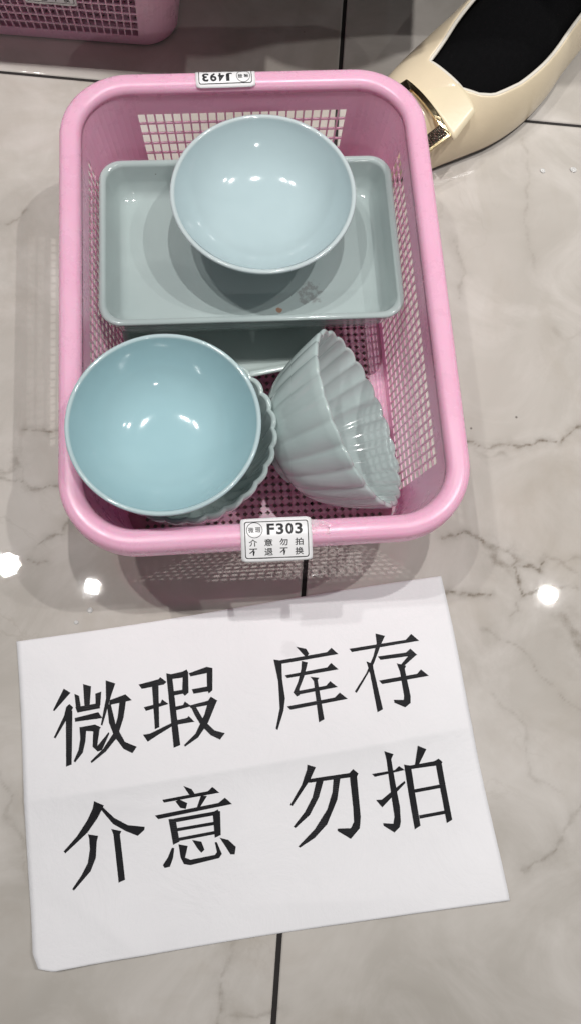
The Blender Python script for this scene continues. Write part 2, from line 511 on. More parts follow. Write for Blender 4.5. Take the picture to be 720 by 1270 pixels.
ct, st = math.cos(TA), math.sin(TA)
plain_tile = None
for ix in range(-3, 3):
    for iy in range(-3, 3):
        near = ix in (-1, 0) and iy in (-1, 0)
        x0, x1 = ix * TILE + GAP / 2, (ix + 1) * TILE - GAP / 2
        y0, y1 = iy * TILE + GAP / 2, (iy + 1) * TILE - GAP / 2
        if not near and plain_tile is not None:
            o = plain_tile.copy()
            COL.objects.link(o)
            o.location = (x0, y0, 0)
            o.parent = fl
            continue
        if near:
            tx = tile_axis(x0, x1, (-0.33, 0.25), 0.0014)
            ty = tile_axis(y0, y1, (-0.74, 0.16), 0.0014)
        else:
            tx, ty = np.array([x0, x1]), np.array([y0, y1])
        X, Y = np.meshgrid(tx, ty, indexing='ij')
        nx, ny = X.shape
        ox, oy = x0, y0
        V = np.stack([X.ravel() - ox, Y.ravel() - oy, np.zeros(X.size)], 1)
        idx = np.arange(nx * ny).reshape(nx, ny)
        F = np.stack([idx[:-1, :-1], idx[1:, :-1], idx[1:, 1:], idx[:-1, 1:]], -1).reshape(-1, 4)
        # skirt of the tile edge
        ring = np.concatenate([idx[:, 0], idx[-1, 1:], idx[-2::-1, -1], idx[0, -2:0:-1]])
        low = V[ring].copy()
        low[:, 2] = -0.006
        li = len(V) + np.arange(len(ring))
        V = np.concatenate([V, low])
        SK = np.stack([ring, li, np.roll(li, -1), np.roll(ring, -1)], 1)
        FA = np.concatenate([F, SK])
        me = bpy.data.meshes.new('tile')
        me.vertices.add(len(V))
        me.vertices.foreach_set('co', V.astype(np.float32).ravel())
        me.loops.add(FA.size)
        me.loops.foreach_set('vertex_index', FA.ravel().astype(np.int32))
        me.polygons.add(len(FA))
        me.polygons.foreach_set('loop_start', np.arange(0, FA.size, 4, dtype=np.int32))
        me.polygons.foreach_set('loop_total', np.full(len(FA), 4, dtype=np.int32))
        me.update(calc_edges=True)
        if near:
            wx = TO.x + (V[:, 0] + ox) * ct - (V[:, 1] + oy) * st
            wy = TO.y + (V[:, 0] + ox) * st + (V[:, 1] + oy) * ct
            at = me.attributes.new('vein', 'FLOAT', 'POINT')
            at.data.foreach_set('value', vein_field(wx, wy).astype(np.float32))
        me.materials.append(MARBLE)
        o = bpy.data.objects.new('tile', me)
        COL.objects.link(o)
        o.location = (ox, oy, 0)
        o.parent = fl
        if not near: plain_tile = o

# ------------------------------------------------------------------ baskets
BH = 0.1105
def half(z):
    t = min(max(z / 0.105, 0), 1.0)
    return 0.0955 + 0.0135 * t, 0.1375 + 0.0145 * t, 0.027 + 0.006 * t

def perimeter(hx, hy, r, nshort, nlong, arc=12, frac=0.98, hole=0.80):
    """points round a rounded rectangle; flags mark the columns that are holes"""
    P, nrm, flag = [], [], []
    sides = [((1, 0), (0, -1), hx, hy, nshort), ((0, 1), (1, 0), hy, hx, nlong),
             ((-1, 0), (0, 1), hx, hy, nshort), ((0, -1), (-1, 0), hy, hx, nlong)]
    for (d, n, ha, hb, nc) in sides:
        ln = ha - r
        a = ln * frac
        pitch = 2 * a / nc
        st_, fg = [-ln], [False]
        for k in range(nc):
            s0 = -a + k * pitch
            st_ += [s0 + pitch * (1 - hole) / 2, s0 + pitch * (1 + hole) / 2]
            fg += [True, False]
        st_.append(ln)
        fg.append(False)
        for s, g in zip(st_, fg):
            P.append((d[0] * s + n[0] * hb, d[1] * s + n[1] * hb))
            nrm.append(n)
            flag.append(g)
        cx, cy = d[0] * ln + n[0] * (hb - r), d[1] * ln + n[1] * (hb - r)
        a0 = math.atan2(n[1], n[0])
        for k in range(1, arc):
            an = a0 + math.pi / 2 * k / arc
            P.append((cx + r * math.cos(an), cy + r * math.sin(an)))
            nrm.append((math.cos(an), math.sin(an)))
            flag.append(False)
    return P, nrm, flag

def make_basket(name, loc, rz):
    root = empty(name, loc, rz)
    NS, NL = 24, 36
    zs = [0.002, 0.011]
    rows = 9
    zf = [False, False]
    z0, z1 = 0.011, 0.089
    ph = (z1 - z0) / rows
    for k in range(rows):
        zs += [z0 + ph * (k + 0.09), z0 + ph * (k + 0.91)]
        zf += [True, False]
    zs += [0.097, 0.105]
    zf += [False]
    V = []
    flag = None
    cols = []
    for z in zs:
        P, nr, flag = perimeter(*half(z), NS, NL)
        cols.append(P)
    n = len(cols[0])
    for i in range(n):
        for j, z in enumerate(zs):
            V.append((*cols[j][i], z))
    F = grid_faces(n, len(zs), True, lambda i, j: flag[i] and zf[j])
    obj('wall', V, F, PINK, root, smooth=False, solid=0.0010, offset=0.0)
    # rolled rim
    prof = [(-0.0012, 0.1030), (-0.0009, 0.1062), (0.0003, 0.1086), (0.0022, 0.1099), (0.0048, 0.1104), (0.0078, 0.1104), (0.0104, 0.1099),
            (0.0122, 0.1086), (0.0131, 0.1064), (0.0134, 0.1020), (0.0134, 0.0985), (0.0132, 0.0960)]
    hx, hy, r = half(0.105)
    P, nr, _ = perimeter(hx, hy, r, 2, 2, arc=14)
    V = [(p[0] + q[0] * o, p[1] + q[1] * o, z) for p, q in zip(P, nr) for o, z in prof]
    obj('rim', V, [f[::-1] for f in grid_faces(len(P), len(prof), True)], PINK, root, solid=0.0016, offset=-1.0)
    # perforated base
    hx, hy, r = half(0.003)
    gx, gy = hx - 0.011, hy - 0.012
    pitch = 0.0052
    nx, ny = int(2 * gx / pitch), int(2 * gy / pitch)
    px, py = 2 * gx / nx, 2 * gy / ny
    V, F, ids = [], [], {}
    def vid(x, y):
        k = (round(x, 6), round(y, 6))
        if k not in ids:
            ids[k] = len(V)
            V.append((x, y, 0.004))
        return ids[k]
    for i in range(nx):
        for j in range(ny):
            x, y = -gx + i * px, -gy + j * py
            c = [vid(x, y), vid(x + px, y), vid(x + px, y + py), vid(x, y + py)]
            e = 0.36
            mx, my = x + px / 2, y + py / 2
            d = [vid(mx, my - e * py), vid(mx + e * px, my), vid(mx, my + e * py), vid(mx - e * px, my)]
            for k in range(4):
                F.append((c[k], c[(k + 1) % 4], d[k]))
                F.append((d[k], c[(k + 1) % 4], d[(k + 1) % 4]))
    P, nr, _ = perimeter(hx, hy, r, 12, 18)
    b0 = len(V)
    for p in P:
        V.append((p[0], p[1], 0.004))
        V.append((max(-gx, min(gx, p[0])), max(-gy, min(gy, p[1])), 0.004))
    m = len(P)
    for k in range(m):
        a, b = b0 + 2 * k, b0 + 2 * ((k + 1) % m)
        if V[a + 1] == V[b + 1]: F.append((a, b, a + 1))
        else: F.append((a, b, b + 1, a + 1))
    obj('base', V, F, PINK, root, smooth=False, solid=0.0018, offset=-1.0)
    return root

# ---- lettering of the stickers
def text_mesh(s, size, bold=0.0):
    cu = bpy.data.curves.new('lettering', 'FONT')
    cu.body = s
    cu.size = size
    cu.offset = bold
    cu.resolution_u = 3
    to = bpy.data.objects.new('lettering', cu)
    me = to.to_mesh()
    V = np.array([tuple(q.co[:2]) for q in me.vertices]) if len(me.vertices) else np.zeros((0, 2))
    F = [tuple(p.vertices) for p in me.polygons]
    to.to_mesh_clear()
    bpy.data.objects.remove(to)
    bpy.data.curves.remove(cu)
    return V, F

def fit_text(s, x0, x1, y0, y1, bold=0.0):
    V, F = text_mesh(s, 1.0, bold)
    if not len(V): return V, F
    lo, hi = V.min(0), V.max(0)
    V = (V - lo) / (hi - lo) * np.array([x1 - x0, y1 - y0]) + np.array([x0, y0])
    return V, F

def ring2d(pts_out, pts_in):
    n = len(pts_out)
    V = list(pts_out) + list(pts_in)
    F = [(k, (k + 1) % n, n + (k + 1) % n, n + k) for k in range(n)]
    return np.array(V), F

def rrect(x0, x1, y0, y1, r, n=5):
    out = []
    for cx, cy, a0 in ((x1 - r, y0 + r, -90), (x1 - r, y1 - r, 0), (x0 + r, y1 - r, 90), (x0 + r, y0 + r, 180)):
        for k in range(n + 1):
            a = math.radians(a0 + 90 * k / n)
            out.append((cx + r * math.cos(a), cy + r * math.sin(a)))
    return out

def make_label(root, code, cx, yin, prof, flip=False, width=41.0, height=26.0, tilt=0.0, extra=0.0):
    """sticker over the rim: its top edge lies inwards; prof maps the distance from the inner edge (mm) to (outward mm, z mm)"""
    ps = np.array([p[0] for p in prof])
    po = np.array([p[1] for p in prof])
    pz = np.array([p[2] for p in prof])
    sg = -1.0 if not flip else 1.0
    ctl, stl = math.cos(tilt), math.sin(tilt)
    def mp(V, lift):
        out = []
        for x, y in V:
            xx, yy = x - width / 2, y - height / 2
            xx, yy = xx * ctl - yy * stl, xx * stl + yy * ctl
            s = height / 2 - yy
            wob = 0.25 * math.sin(xx * 0.33 + 1) * (s / height) ** 2
            o, z = np.interp(s, ps, po), np.interp(s, ps, pz)
            do, dz = np.interp(s + 0.5, ps, po) - np.interp(s - 0.5, ps, po), np.interp(s + 0.5, ps, pz) - np.interp(s - 0.5, ps, pz)
            nl = math.hypot(do, dz) or 1.0
            o, z = o - dz / nl * lift, z + do / nl * lift
            out.append((((cx + (xx if not flip else -xx)) * 1e-3), (sg * (yin + o)) * 1e-3, (z + wob) * 1e-3))
        return out
    nx, ny = 14, 20
    V = []
    for i in range(nx + 1):
        for j in range(ny + 1):
            V.append((width * i / nx, height * j / ny))
    # clip the corners round
    r = 2.2
    W = []
    for x, y in V:
        qx = min(max(x, r), width - r)
        qy = min(max(y, r), height - r)
        dx, dy = x - qx, y - qy
        d = math.hypot(dx, dy)
        if d > r: x, y = qx + dx * r / d, qy + dy * r / d
        W.append((x, y))
    lab = obj('label', mp(W, 0.0), grid_faces(nx + 1, ny + 1), LABEL, root, solid=0.00012, offset=0.0)
    pieces = []
    pieces.append(ring2d(rrect(2.2, width - 2.0, 2.0, height - 2.2, 1.5), rrect(2.7, width - 2.5, 2.5, height - 2.7, 1.2)))
    cir = lambda R: [(8.0 + R * math.cos(a), 18.6 + R * math.sin(a)) for a in np.linspace(0, 2 * math.pi, 33)[:-1]]
    pieces.append(ring2d(cir(4.7), cir(4.35)))
    pieces.append(fit_text('微', 4.5, 7.6, 17.0, 20.2, 0.012))
    pieces.append(fit_text('瑕', 8.5, 11.6, 17.0, 20.2, 0.012))
    if code:
        x = 15.2
        for ch in code:
            pieces.append(fit_text(ch, x, x + 4.3, 15.6, 22.2, 0.03))
            x += 5.35
    for s, y0 in (('介意勿拍', 9.0), ('不退不换', 3.6)):
        for k, ch in enumerate(s):
            xa = 4.6 + 8.8 * k
            pieces.append(fit_text(ch, xa, xa + 4.8, y0, y0 + 4.2, 0.014))
    VV, FF = [], []
    for V, F in pieces:
        if not len(V): continue
        b = len(VV)
        # subdivide long outline spans so the print follows the bend
        VV += [tuple(q) for q in V]
        FF += [tuple(i + b for i in f) for f in F]
    bm = bmesh.new()
    bv = [bm.verts.new((x, y, 0)) for x, y in VV]
    for f in FF:
        try: bm.faces.new([bv[i] for i in f])
        except ValueError: pass
    for j in range(1, 26):
        geom = bm.verts[:] + bm.edges[:] + bm.faces[:]
        bmesh.ops.bisect_plane(bm, geom=geom, plane_co=(0, j * 1.0, 0), plane_no=(0, 1, 0))
    bm.verts.ensure_lookup_table()
    bm.verts.index_update()
    V2 = [(q.co.x, q.co.y) for q in bm.verts]
    F2 = [[q.index for q in f.verts] for f in bm.faces]
    bm.free()
    obj('lettering', mp(V2, 0.16), F2, LINK, lab, smooth=False)
    return lab

BX, BY, BA = -0.0448, 0.2714, 0.2269
cb, sb = math.cos(BA), math.sin(BA)
def bw(x, y, z=0.0):
    return Vector((BX + x * cb - y * sb, BY + x * sb + y * cb, z))

basket = make_basket('plastic_basket', (BX, BY, 0), BA)
tag(basket, 'bright pink perforated plastic basket holding the celadon bowls and trays', 'basket', 'pink baskets on the floor')
flat = [(0, 0, 110.2), (6, 6, 111.2), (11, 11, 111.0), (17, 16.6, 109.3), (26, 25, 105.0)]
make_label(basket, 'F303', 3.0, 149.6, flat, tilt=math.radians(-1.0))
wrap = [(0, 0, 108.9), (3, 2.9, 110.6), (7, 6.9, 111.3), (11, 10.8, 110.6), (14, 13.2, 108.7), (17, 14.2, 105.8), (26, 14.6, 96.8)]
make_label(basket, 'J493', -11.0, 151.4, wrap, flip=True, tilt=math.radians(0.6), width=40.0)
# clear tape beside the front sticker
V = []
for i in range(9):
    for j in range(9):
        x = 23.2 + 11.0 * i / 8 + 0.5 * math.sin(j * 1.7)
        s = 2 + 16.0 * j / 8 - (2.5 * (i / 8) if j > 5 else 0) + (3 * i / 8 if j < 3 else 0)
        V.append((x * 1e-3, -(149.6 + np.interp(s, [p[0] for p in wrap], [p[1] for p in wrap])) * 1e-3,
                  (np.interp(s, [p[0] for p in wrap], [p[2] for p in wrap]) + 0.5 + 0.4 * math.sin(i * 1.3) * math.sin(j * 0.9)) * 1e-3))
obj('tape', V, grid_faces(9, 9), TAPE, basket)

B2A = math.radians(6.3)
c2 = Vector((-0.1575, 0.5405, 0)) + Matrix.Rotation(B2A, 3, 'Z') @ Vector((-0.097, 0.1395, 0))
basket2 = make_basket('plastic_basket', c2, B2A)
tag(basket2, 'dull pink basket standing in the shade behind the filled one', 'basket', 'pink baskets on the floor')
hang = [(0, 2.6, 70.0), (28, -1.3, 42.0)]
make_label(basket2, None, 4.0, 146.0, hang, height=28.0)

# ------------------------------------------------------------------ ceramics
def lathe(name, prof, m, parent=None, seg=96, lobes=0, amp=0.0, zamp=0.0, twist=0.0, zlow=0.0, wob=0.0):
    """closed profile (r, z); lobes > 0 presses convex flutes into the wall, fading towards the foot"""
    V = []
    if lobes: seg = lobes * 10
    zt = max(z for r, z in prof)
    for i in range(seg):
        a = 2 * math.pi * i / seg
        for r, z in prof:
            rr, zz, aa = r, z, a
            h = min(1.0, max(0.0, (z - zlow) / (zt - zlow)))
            if lobes and r > 0.004:
                aa = a + twist * (1 - h)
                s = abs(math.sin(lobes * a / 2))
                k = h ** 0.6 if h > 0 else 0
                rr = r + amp * k * (s ** 0.8 - 0.62)
                zz = z + zamp * (s ** 0.8 - 0.5) * h ** 6
            if wob: rr *= 1 + wob * math.sin(2 * a + 0.7) * h
            V.append((rr * math.cos(aa), rr * math.sin(aa), zz))
    o = obj(name, V, grid_faces(seg, len(prof), True), m, parent)
    md = o.modifiers.new('weld', 'WELD')
    md.merge_threshold = 0.00003
    return o

def smooth_prof(pts, n=4):
    return [tuple(p) for p in catmull(pts, n)]

def bowl_profile(R, Hh, foot, fh, t, p=1.8):
    """outer foot -> wall -> rim -> inner wall -> centre, open bowl standing at z = 0; p bends the wall"""
    f0 = foot * 1.02
    out = [(0.0, fh * 0.45), (foot * 0.82, fh * 0.45), (foot * 0.86, 0.0003), (foot * 0.93, 0.0), (foot, 0.0006), (f0, fh * 0.8)]
    us = [k / 20 for k in range(1, 21)]
    out += [(f0 + (R - f0) * u, fh + (Hh - fh) * u ** p) for u in us]
    rim = [(R - t * 0.10, Hh + t * 0.32), (R - t * 0.5, Hh + t * 0.46), (R - t * 0.9, Hh + t * 0.30)]
    inn = []
    for k in range(16, -1, -1):
        # inner wall: one smooth bowl curve down to the centre
        u = k / 16
        r = (R - t) * u
        uo = max(0.0, (r + t - f0) / (R - f0))
        zo = fh + (Hh - fh) * uo ** p
        zi = fh + t + (Hh - fh - t) * u ** (p * 1.55)
        inn.append((r, max(zi, zo + t * 0.25 * (1 - u))))
    return out + rim + inn

CEL_PALE = m_celadon('celadon_pale_glaze', (0.435, 0.55, 0.575), (0.49, 0.61, 0.635), rim=0.047)
CEL_BLUE = m_celadon('celadon_blue_glaze', (0.335, 0.515, 0.555), (0.385, 0.57, 0.61), rim=0.044)
CEL_TRAY = m_celadon('celadon_tray_glaze', (0.365, 0.435, 0.43), (0.42, 0.495, 0.485),
                     [((0.040, -0.030, 0.005), 0.020, 260, 0.40, (0.20, 0.185, 0.18), 0.55),
                      ((0.0185, -0.0425, 0.005), 0.0034, 240, 0.22, (0.36, 0.15, 0.07), 0.8)])
CEL_TRAY2 = m_celadon('celadon_lower_tray_glaze', (0.43, 0.51, 0.495), (0.49, 0.575, 0.555))
CEL_FLUTE = m_celadon('celadon_fluted_glaze', (0.40, 0.485, 0.475), (0.475, 0.565, 0.555))
CEL_TIP = m_celadon('celadon_tipped_glaze', (0.40, 0.485, 0.475), (0.475, 0.565, 0.555),
                   [((-0.048, -0.030, 0.032), 0.013, 240, 0.36, (0.06, 0.06, 0.06), 0.8), ((-0.02, -0.048, 0.020), 0.010, 300, 0.38, (0.08, 0.08, 0.08), 0.7)])

def rr_ring(hx, hy, r, z, n=8):
    out = []
    for sx, sy, a0 in ((1, -1, -90), (1, 1, 0), (-1, 1, 90), (-1, -1, 180)):
        for k in range(n + 1):
            a = math.radians(a0 + 90 * k / n)
            out.append((sx * (hx - r) + r * math.cos(a), sy * (hy - r) + r * math.sin(a), z))
    return out

def make_tray(name, hx, hy, h, m, loc, rz, t=0.0048, foot=0.0):
    """slab-built rectangular tray with rounded corners, sloping sides and a thick soft rim"""
    L = [(hx - 0.020, hy - 0.020, 0.010, 0.0), (hx - 0.013, hy - 0.013, 0.012, 0.0), (hx - 0.0085, hy - 0.0085, 0.0135, 0.0016),
         (hx - 0.006, hy - 0.006, 0.014, 0.006), (hx - 0.0025, hy - 0.0025, 0.0145, h * 0.6), (hx - 0.0005, hy - 0.0005, 0.015, h - 0.0022),
         (hx, hy, 0.015, h - 0.0012), (hx - 0.0008, hy - 0.0008, 0.0146, h - 0.0002), (hx - 0.0025, hy - 0.0025, 0.0136, h),
         (hx - t + 0.0005, hy - t + 0.0005, 0.0125, h - 0.0006), (hx - t - 0.0002, hy - t - 0.0002, 0.012, h - 0.0022),
         (hx - t - 0.0025, hy - t - 0.0025, 0.0115, h * 0.55), (hx - t - 0.006, hy - t - 0.006, 0.011, 0.0085),
         (hx - t - 0.009, hy - t - 0.009, 0.010, 0.0058), (hx - t - 0.013, hy - t - 0.013, 0.009, 0.0050),
         (hx - t - 0.03, hy - t - 0.03, 0.006, 0.0046)]
    if foot: L = [(hx - 0.036, hy - 0.036, 0.006, -foot), (hx - 0.034, hy - 0.034, 0.008, -foot), (hx - 0.032, hy - 0.032, 0.008, -0.001)] + L
    rings = [rr_ring(*q) for q in L]
    n = len(rings[0])
    V = [rings[j][i] for i in range(n) for j in range(len(L))]
    F = grid_faces(n, len(L), True)
    F.append([i * len(L) + len(L) - 1 for i in range(n)])
    F.append([i * len(L) for i in range(n)][::-1])
    o = obj(name, V, F, m)
    o.location = loc
    o.rotation_euler = (0, 0, rz)
    return o

tray2 = make_tray('rectangular_tray', 0.070, 0.056, 0.020, CEL_TRAY2, bw(-0.0239, 0.0238, 0.0222), BA + math.radians(9), foot=0.0177)
tag(tray2, 'celadon rectangular dish mostly hidden beneath the wide tray', 'tray', 'celadon trays')
tray1 = make_tray('rectangular_tray', 0.1012, 0.0632, 0.029, CEL_TRAY, bw(-0.0005, 0.0558, 0.0510), BA - math.radians(0.6), foot=0.0088)
tag(tray1, 'wide pale green rectangular tray with a footed bowl standing on it', 'tray', 'celadon trays')

bowl1 = lathe('footed_bowl', bowl_profile(0.0608, 0.047, 0.0255, 0.017, 0.0032, 2.3), CEL_PALE, seg=128, wob=0.006)
bowl1.location = bw(0.0096, 0.0735, 0.0560)
tag(bowl1, 'pale celadon plain round bowl standing on the rectangular tray', 'bowl', 'celadon bowls')
bowl2 = lathe('round_bowl', bowl_profile(0.0557, 0.044, 0.029, 0.009, 0.0028, 2.3), CEL_BLUE, seg=128, wob=0.004)
bowl2.location = bw(-0.0579, -0.0950, 0.0855)
tag(bowl2, 'bluish plain round bowl nested on top of a fluted bowl', 'bowl', 'celadon bowls')

bowl3 = lathe('fluted_bowl', bowl_profile(0.0577, 0.0875, 0.026, 0.006, 0.0034, 2.2), CEL_FLUTE, lobes=28, amp=0.0017, zamp=0.0012, zlow=0.004)
bowl3.location = bw(-0.0495, -0.0878, 0.0045)
tag(bowl3, 'fluted celadon bowl with scalloped rim showing under the bluish bowl', 'bowl', 'celadon bowls')

bowl4 = lathe('fluted_bowl', bowl_profile(0.0618, 0.060, 0.024, 0.006, 0.0034, 2.3), CEL_TIP, lobes=24, amp=0.0021, zamp=0.0014, zlow=0.004)
ax = Vector(TIP_AXIS).normalized()
rimc = Vector(TIP_RIM)
q = ax.to_track_quat('Z', 'Y')
bowl4.rotation_mode = 'QUATERNION'
bowl4.rotation_quaternion = q
bowl4.location = rimc - ax * 0.060
tag(bowl4, 'fluted celadon bowl lying tipped over on its side', 'bowl', 'celadon bowls')

# ------------------------------------------------------------------ paper notice
PC = [Vector((-0.1693, 0.0395)), Vector((0.1123, 0.1327)), Vector((0.1783, -0.0703)), Vector((-0.1077, -0.1562))]
pcen = sum(PC, Vector((0, 0))) / 4
pex = (PC[1] - PC[0]).normalized()
pey = Vector((-pex.y, pex.x))
def paper_uv(x, y):
    d = Vector((x, y)) - PC[0]
    return d.dot(pex) / 0.297, -d.dot(pey) / 0.210
def paper_z(x, y):
    u, v = paper_uv(x, y)
    uu, vv = u * 0.297, v * 0.21
    dz = vv - (0.104 + 0.0015 * math.sin(u * 3))
    z = 0.0
    z += 0.0085 * math.exp(-abs(dz) / 0.024 if dz > 0 else dz / 0.060)                                   # fold across the middle
    z += 0.0013 * (0.5 + 0.5 * math.sin(u * 7 + 1)) * (0.5 + 0.5 * math.sin(v * 8 + 2 + u * 3))
    for cu_, cv_, an, wd, am in ((0.85, 0.62, 0.9, 0.010, 0.0012), (0.95, 0.75, 2.2, 0.008, 0.0010), (0.2, 0.55, 0.25, 0.012, 0.0008), (0.12, 0.86, 0.75, 0.014, 0.0018),
                                 (0.62, 0.93, 0.12, 0.016, 0.0016), (0.5, 0.2, -0.3, 0.012, 0.0006)):
        dd = (uu - cu_ * 0.297) * math.sin(an) - (vv - cv_ * 0.21) * math.cos(an)
        al = (uu - cu_ * 0.297) * math.cos(an) + (vv - cv_ * 0.21) * math.sin(an)
        z += am * math.exp(-abs(dd) / wd) * math.exp(-(al / 0.05) ** 2)
    z *= min(1.0, 0.35 + 0.65 * max(0.0, min(uu, 0.297 - uu, vv)) / 0.05)
    z += 0.0005
    z += 0.0028 * math.exp(-((v - 1.0) / 0.14) ** 2) * (0.45 + 0.55 * math.sin(u * 5.2 + 0.6) ** 2)   # lower edge lifts
    c = max(0.0, (0.045 - math.hypot(uu, 0.21 - vv)) / 0.045)
    z += 0.006 * c ** 1.5
    c = max(0.0, (0.06 - math.hypot(0.297 - uu, 0.21 - vv)) / 0.06)
    z += 0.003 * c ** 1.5
    return z
nu, nv = 90, 150
V = []
for i in range(nu + 1):
    for j in range(nv + 1):
        a, b = i / nu, j / nv
        top = PC[0].lerp(PC[1], a)
        bot = PC[3].lerp(PC[2], a)
        p = top.lerp(bot, b)
        # slightly wavy cut edges and a soft lower-left corner
        k = 0.0010 * math.sin(b * 5 + 1) * (1 - a) ** 4 + 0.0006 * math.sin(b * 9) * a ** 4
        p = p + pex * k + pey * (0.0012 * math.sin(a * math.pi) * (b ** 6) - 0.0008 * math.sin(a * 6) * (1 - b) ** 6)
        cc = max(0.0, 1 - math.hypot(a * 0.297, (1 - b) * 0.21) / 0.012)
        p = p + (pex + pey) * 0.0030 * cc
        V.append((p.x - pcen.x, p.y - pcen.y, paper_z(p.x, p.y)))
paper = obj('paper_notice', V, grid_faces(nu + 1, nv + 1), PAPER, solid=0.0001, offset=0.0)
paper.location = (pcen.x, pcen.y, 0)
tag(paper, 'creased white paper sheet printed with large black characters on the floor', 'paper')
k0 = 0
for cnt, meaning in zip((15, 16, 4, 14, 8, 7, 5, 9), '微瑕介意库存勿拍'):
    bm = bmesh.new()
    for k, pl in enumerate(STROKES[k0:k0 + cnt]):
        bm.faces.new([bm.verts.new((p[0] * 1e-4, p[1] * 1e-4, 0.00001 * k)) for p in pl])
    k0 += cnt
    bmesh.ops.triangulate(bm, faces=bm.faces[:])
    for d_ in (Vector((1, 0, 0)), Vector((0, 1, 0))):
        for t in np.arange(-0.2, 0.2, 0.005):
            bmesh.ops.bisect_plane(bm, geom=bm.verts[:] + bm.edges[:] + bm.faces[:], plane_co=d_ * t, plane_no=d_)
    for f_ in bm.faces:
        f_.normal_update()
        if f_.normal.z < 0: f_.normal_flip()
    for q in bm.verts:
        q.co.z += paper_z(q.co.x, q.co.y) + 0.00022
        q.co.x -= pcen.x
        q.co.y -= pcen.y
    me = bpy.data.meshes.new('printed_character')
    bm.to_mesh(me)
    bm.free()
    me.materials.append(INK)
    lt = bpy.data.objects.new('printed_character', me)
    COL.objects.link(lt)
    lt.parent = paper
    lt['label'] = 'large black printed character reading ' + meaning

# ------------------------------------------------------------------ person: foot in black sock and cream pump
ST = [((.030, .449), (.022, .456)), ((.052, .4535), (.009, .482)), ((.0736, .468), (.012, .510)), ((.0945, .482), (.024, .533)),
      ((.1095, .493), (.036, .549)), ((.125, .508), (.046, .562)), ((.1388, .526), (.055, .573)), ((.152, .549), (.069, .594)),
      ((.1624, .5735), (.086, .616)), ((.1807, .6111), (.112, .648)), ((.193, .65), (.138, .677)), ((.194, .68), (.158, .696)), ((.184, .696), (.172, .700))]
ns = 5
RR = catmull([s[0] for s in ST], ns)
LL = catmull([s[1] for s in ST], ns)
M = len(RR)
sid = np.arange(M) / ns
toph = np.interp(sid, [0, 0.4, 1, 2, 3, 4, 5, 6, 8, 10, 12], [.020, .030, .038, .045, .052, .060, .066, .070, .076, .084, .088])
def arch(i, t, hscale=1.0, inset=0.0, zb=0.004, pw=2.5):
    R_, L_ = RR[i], LL[i]
    c = (R_ + L_) / 2
    w = np.linalg.norm(R_ - L_) / 2 - inset
    e = (R_ - L_) / max(1e-6, np.linalg.norm(R_ - L_))
    a = math.pi * t
    ca, sa = math.cos(a), math.sin(a)
    x = math.copysign(abs(ca) ** (2 / pw), ca) * w
    z = zb + (toph[i] * hscale - zb) * abs(sa) ** (2 / pw)
    lean = 1 + 0.05 * math.sin(min(1.0, z / 0.02) * math.pi / 2) - 0.05
    p = c + e * x * lean
    return (p[0], p[1], z)

# body: foot and leg in one continuous black mesh
leg_rings = []
for i in range(3, M - 2, 2):
    leg_rings.append([arch(i, t, 0.94 + 0.22 * max(0, sid[i] - 6) / 6, 0.0035, 0.007, 2.2) for t in np.linspace(0, 1, 17)] +
                     [((RR[i] * (1 - t) + LL[i] * t)[0] * 0.96 + ((RR[i] + LL[i]) / 2)[0] * 0.04,
                       (RR[i] * (1 - t) + LL[i] * t)[1] * 0.96 + ((RR[i] + LL[i]) / 2)[1] * 0.04, 0.007) for t in np.linspace(0.92, 0.08, 7)])
# swing the last foot rings up into the ankle and the leg
nr_ = len(leg_rings[0])
V = [p for r in leg_rings for p in r]
cut = [k for k in range(len(leg_rings))]
F = []
for a in range(len(leg_rings) - 1):
    for k in range(nr_):
        F.append((a * nr_ + k, a * nr_ + (k + 1) % nr_, (a + 1) * nr_ + (k + 1) % nr_, (a + 1) * nr_ + k))
F.append(list(range(nr_))[::-1])
F.append([(len(leg_rings) - 1) * nr_ + k for k in range(nr_)])
foot_bm = bmesh.new()
bv = [foot_bm.verts.new(p) for p in V]
for f in F: foot_bm.faces.new([bv[k] for k in f])
# leg tube: rises from inside the foot, knee forward, thigh back up to the hip
path = [((.150, .628, .045), .034, .046), ((.153, .634, .085), .034, .044), ((.157, .642, .13), .034, .040), ((.160, .650, .20), .042, .046),
        ((.160, .655, .29), .054, .058), ((.152, .640, .40), .058, .060), ((.150, .630, .47), .062, .064), ((.160, .68, .58), .074, .076),
        ((.165, .74, .72), .082, .084), ((.165, .78, .86), .09, .09)]
pp = catmull([(*p, a, b) for p, a, b in path], 4)
ringsv = []
fa = math.atan2(.83, .55)
for x, y, z, a, b in pp:
    rg = []
    for k in range(24):
        t = 2 * math.pi * k / 24
        dx, dy = b * math.cos(t), a * math.sin(t)
        rg.append(foot_bm.verts.new((x + dx * math.cos(fa) - dy * math.sin(fa), y + dx * math.sin(fa) + dy * math.cos(fa), z)))
    ringsv.append(rg)
for a in range(len(ringsv) - 1):
    for k in range(24):
        foot_bm.faces.new((ringsv[a][k], ringsv[a][(k + 1) % 24], ringsv[a + 1][(k + 1) % 24], ringsv[a + 1][k]))
foot_bm.faces.new(ringsv[0][::-1])
foot_bm.faces.new(ringsv[-1])
bmesh.ops.recalc_face_normals(foot_bm, faces=foot_bm.faces[:])
me = bpy.data.meshes.new('person')
foot_bm.to_mesh(me)
foot_bm.free()
me.materials.append(SOCK)
person = bpy.data.objects.new('person', me)
COL.objects.link(person)
rm = person.modifiers.new('remesh', 'REMESH')
rm.mode = 'VOXEL'
rm.voxel_size = 0.0035
rm.use_smooth_shade = True
sm = person.modifiers.new('smooth', 'SMOOTH')
sm.factor = 0.5
sm.iterations = 6
tag(person, 'person standing in black with one foot in a cream leather pump', 'person')

